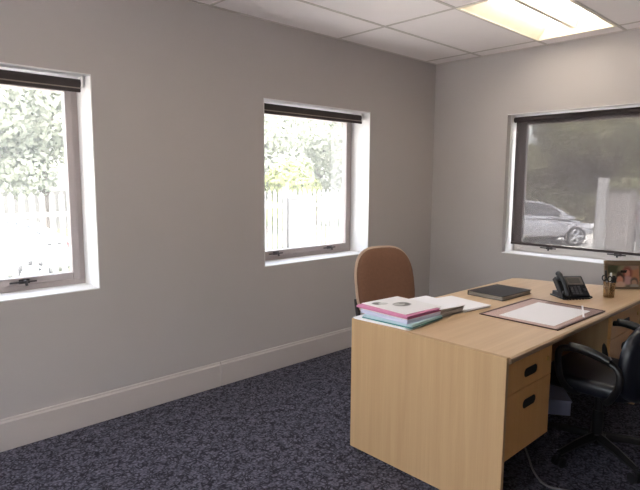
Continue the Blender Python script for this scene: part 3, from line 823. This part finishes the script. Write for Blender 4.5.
def leaves(bm, blobs, n, size):
    for k in range(n):
        c, r = random.choices(blobs, weights=[b[1] ** 2 for b in blobs])[0]
        v = Vector((random.gauss(0, 1), random.gauss(0, 1), random.gauss(0, 1))).normalized()
        p = Vector(c) + v * r * random.uniform(.72, 1.08)
        p.z = Vector(c).z + (p.z - Vector(c).z) * .85
        if p.z < .05: p.z = .05 + random.random() * .2
        a = Vector((random.gauss(0, 1), random.gauss(0, 1), random.gauss(0, 1))).normalized(); b = a.cross(v).normalized() if a.cross(v).length > .1 else Vector((1, 0, 0))
        a = b.cross(v + a * .6).normalized(); s = size * random.uniform(.6, 1.3)
        q = [p + a * s, p + b * s * .55, p - a * s, p - b * s * .55]
        bm.faces.new([bm.verts.new(x) for x in q])
def tree_proto(h, rad, nb, n, size, m, low=.3):
    blobs = [((0, 0, h * .62), rad * .75)]
    for k in range(nb):
        a = random.uniform(0, 2 * PI); rr = rad * random.uniform(.3, .75); z = random.uniform(h * low, h * .85)
        blobs.append(((rr * math.cos(a), rr * math.sin(a), z), rad * random.uniform(.35, .6)))
    tb = BM(); tube(tb, smooth_path([(0, 0, 0), (.08, .03, h * .25), (-.05, .06, h * .5), (.02, 0, h * .7)], 4), [.02 * h + .03] * 5 + [.014 * h + .02] * 4 + [.01 * h] * 4, 8)
    for k in range(4):
        b = blobs[1 + k % nb]; tube(tb, smooth_path([(0, 0, h * .3), (b[0][0] * .5, b[0][1] * .5, h * .45), b[0]], 4), [.012 * h] * 3 + [.008 * h] * 3 + [.004 * h] * 3, 6)
    fb_ = BM(); leaves(fb_, blobs, n, size); return tb, fb_
def tree(label, loc, h, rad, m, n=2600, size=.22, low=.3, name='leafy_tree', group='trees beyond the fences'):
    t = thing(name, label, 'tree', loc, random.uniform(0, 6), group)
    tb, fb_ = tree_proto(h, rad, 9, n, size, m, low)
    obj('trunk', tb, M['trunk'], t); obj('foliage', fb_, m, t); return t
tree('pale leafy tree at the left side of the leftmost window', (-3.6, 14.5, G), 6.4, 2.2, M['leaf_pale'], 12000, .1, .36)
tree('pale leafy tree filling the right side of the leftmost window', (.7, 15.0, G), 6.6, 2.5, M['leaf_pale'], 17000, .1, .34)
tree('pale tree standing outside between the two left windows', (4.6, 18.0, G), 6.5, 2.0, M['leaf_pale'], 9000, .12, .34)
tree('pale tree at the left of the window behind the brown chair', (8.3, 13.6, G), 6.2, 2.2, M['leaf_pale'], 15000, .1, .36)
tree('pale tall tree at the right of the window behind the brown chair', (12.8, 15.4, G), 7.0, 2.8, M['leaf_pale'], 20000, .1, .30)
tree('lime green rounded bush rising above the pale gate post', (5.95, 9.0, G), 2.9, .95, M['leaf_lime'], 2600, .10, .3, 'rounded_bush')
tree('olive green tree at the left of the screened window', (24, 11.6, G), 3.9, 2.6, M['leaf_mid'], 9000, .13, .1)
tree('tall olive tree above the silver car', (26, 8.6, G), 8.0, 3.3, M['leaf_dark'], 15000, .14, .12)
tree('broad olive tree behind the plastered gate pier', (23, 5.0, G), 7.5, 3.2, M['leaf_mid'], 15000, .14, .1)
tree('tall dark tree at the right of the screened window', (25, 1.0, G), 8.5, 3.4, M['leaf_dark'], 13000, .14, .1)
hd = thing('hedge', 'dark clipped hedge behind the parked silver car', 'hedge', (19.0, 7.6, G), math.radians(-62))
bm = BM(); bl = [((x * .8, 0, z), .75) for x in range(-5, 6) for z in (.55, 1.1)]; leaves(bm, bl, 7000, .13); obj('foliage', bm, M['leaf_dark'], hd)
bm = BM()
for x in range(-4, 5): tube(bm, [(x * 1.0, 0, 0), (x * 1.0 + .1, .05, 1.0)], .04, 6)
obj('stems', bm, M['trunk'], hd)

# cars: local x forward, 4.35 long, wheels on z = 0
def car(label, loc, rz, paint):
    c = thing('car', label, 'car', loc, rz)
    W = .86
    # lower body: sections along x: (x, bottom, top, halfwidth)
    secs = [(-2.15, .42, .78, .66), (-2.05, .32, .98, .78), (-1.6, .24, 1.02, .85), (-.8, .22, .98, .87), (.2, .22, .96, .87), (.95, .22, .93, .86), (1.55, .26, .84, .83), (1.98, .30, .70, .74), (2.15, .36, .56, .58)]
    bm = BM(); R = []
    for x, b, t_, w in secs:
        R.append([bm.verts.new((x, s * w * k, b + (t_ - b) * f)) for s, k, f in ((-1, .80, 0), (-1, 1, .28), (-1, 1, .6), (-1, .93, .92), (-1, .75, 1), (1, .75, 1), (1, .93, .92), (1, 1, .6), (1, 1, .28), (1, .80, 0))])
    for i in range(len(R) - 1):
        for k in range(10): bm.faces.new((R[i][k], R[i][(k + 1) % 10], R[i + 1][(k + 1) % 10], R[i + 1][k]))
    bm.faces.new(R[0]); bm.faces.new(R[-1][::-1])
    body = obj('body', bm, paint, c, smooth=True, sub=2)
    # cabin: glass house with painted roof
    prof = [(-1.95, .96), (-1.45, 1.30), (-.75, 1.45), (.1, 1.44), (.55, 1.32), (1.25, .90)]
    def width(z): return .80 - (z - .95) * .36
    bm = BM()
    A = [bm.verts.new((x, -width(z), z)) for x, z in prof]; B = [bm.verts.new((x, width(z), z)) for x, z in prof]
    for i in range(len(prof) - 1): bm.faces.new((A[i], A[i + 1], B[i + 1], B[i]))
    bm.faces.new(A); bm.faces.new(B)
    obj('cabin_glass', bm, M['car_glass'], c)
    bm = BM()
    rp = [(-2.0, .95), (-1.48, 1.30), (-.75, 1.465), (.1, 1.455), (.52, 1.345), (.40, 1.345), (.05, 1.395), (-.75, 1.40), (-1.30, 1.28), (-1.62, 1.02)]
    for s in (-1, 1):
        p1 = [bm.verts.new((x, s * (width(z) + .012), z)) for x, z in rp]; bm.faces.new(p1)
        for pl in ([(.42, 1.37), (.56, 1.345), (1.32, .90), (1.12, .90)], [(-.52, 1.40), (-.42, 1.40), (-.36, .94), (-.48, .94)], [(-2.0, .93), (1.3, .88), (1.3, .97), (-2.0, 1.02)]):
            q = [bm.verts.new((x, s * (width(z) + .014), z)) for x, z in pl]; bm.faces.new(q)
    top_ = rp[:5]; 
    a = [bm.verts.new((x, -(width(z) + .012), z)) for x, z in top_[1:]]; b = [bm.verts.new((x, width(z) + .012, z)) for x, z in top_[1:]]
    for i in range(3): bm.faces.new((a[i], a[i + 1], b[i + 1], b[i]))
    rf = obj('roof', bm, paint, c); so = rf.modifiers.new('solid', 'SOLIDIFY'); so.thickness = .02
    for x in (-1.32, 1.36):
        for s in (-1, 1):
            bm = BM(); tube(bm, [(x, s * .68, .32), (x, s * .885, .32)], .32, 24); w = obj('wheel', bm, M['tyre'], c, .02)
            bm = BM(); tube(bm, [(x, s * .80, .32), (x, s * .889, .32)], .10, 12)
            for k in range(5):
                a_ = 2 * PI * k / 5; tube(bm, [(x, s * .882, .32), (x + .2 * math.cos(a_), s * .889, .32 + .2 * math.sin(a_))], [.05, .035], 6)
            pr = [(x + .22 * math.cos(2 * PI * k / 20), s * .885, .32 + .22 * math.sin(2 * PI * k / 20)) for k in range(21)]; tube(bm, pr, .02, 6)
            obj('rim', bm, M['alloy'], w)
    for s in (-1, 1):
        bm = BM(); tube(bm, [(.82, s * .80, .98), (.80, s * .92, 1.02)], .02, 6); box(bm, .72, .86, s * .90 - .02 if s > 0 else s * .90 - .10, s * .90 + .10 if s > 0 else s * .90 + .02, .97, 1.10); obj('mirror', bm, paint, c, .03, segs=3)
        bm = BM(); box(bm, 1.78, 2.02, s * .62 - .12, s * .62 + .12, .60, .73); obj('headlight', bm, M['headlight'], c, .03)
        bm = BM(); box(bm, -2.13, -1.98, s * .64 - .12, s * .64 + .12, .78, .94); obj('tail_light', bm, M['tail'], c, .02)
    return c
dr = Vector((.762, -.647)); fr_ = Vector((15.35, 3.55))
cc = fr_ - dr * 2.85
ca = car('silver hatchback parked beyond the screened window', (cc.x, cc.y, G), math.atan2(dr.y, dr.x), M['silver'])
c2 = fr_ + dr * (1.05 + 2.15) + Vector((.35, .4))
dup(ca, (c2.x, c2.y, G), math.atan2(dr.y, dr.x), 'silver car behind the palisade fence at the right edge of the screened window')
car('white car parked behind the palisade fence in the leftmost window', (-3.05, 8.2, G), PI, M['white_car'])

# ------------------------------------------------------------------ light and camera
wd = bpy.data.worlds.new('sky'); S.world = wd; wd.use_nodes = True
nt = wd.node_tree; bg = nt.nodes['Background']
sk = nt.nodes.new('ShaderNodeTexSky'); sk.sky_type = 'NISHITA'; sk.sun_disc = False; sk.sun_elevation = math.radians(52); sk.sun_rotation = math.radians(200); sk.dust_density = 3; sk.air_density = 1.2
hs = nt.nodes.new('ShaderNodeHueSaturation'); hs.inputs['Saturation'].default_value = .45
nt.links.new(sk.outputs['Color'], hs.inputs['Color']); nt.links.new(hs.outputs['Color'], bg.inputs['Color']); bg.inputs['Strength'].default_value = .36
sl = bpy.data.lights.new('sun', 'SUN'); sl.energy = 4.0; sl.angle = math.radians(2); sl.color = (1, .96, .88)
so = bpy.data.objects.new('sun', sl); COL.objects.link(so)
so.rotation_euler = Vector((.62, .12, -1.35)).to_track_quat('-Z', 'Y').to_euler(); so.location = (0, 0, 20)

cd = bpy.data.cameras.new('camera'); co = bpy.data.objects.new('camera', cd); COL.objects.link(co); S.camera = co
cd.sensor_width = 36; cd.sensor_fit = 'HORIZONTAL'; cd.lens = 537.186 * 36 / 640; cd.clip_start = .05; cd.clip_end = 300
fwd = Vector((0.68100886, 0.72238491, -0.11994568)); rgt = Vector((0.72811988, -0.6854238, 0.00597165)); upv = Vector((0.07789979, 0.09140158, 0.9927625))
m3 = Matrix((rgt, upv, -fwd)).transposed()
co.matrix_world = Matrix.Translation((-4.52489571, -3.16622064, 1.45894937)) @ m3.to_4x4()

v = S.view_settings; v.view_transform = 'Standard'; v.look = 'None'; v.gamma = 1; v.use_curve_mapping = False; v.exposure = 2.72
S.display_settings.display_device = 'sRGB'
c = S.cycles; c.max_bounces = 10; c.diffuse_bounces = 6; c.transparent_max_bounces = 16; c.sample_clamp_indirect = 6
c.use_denoising = True
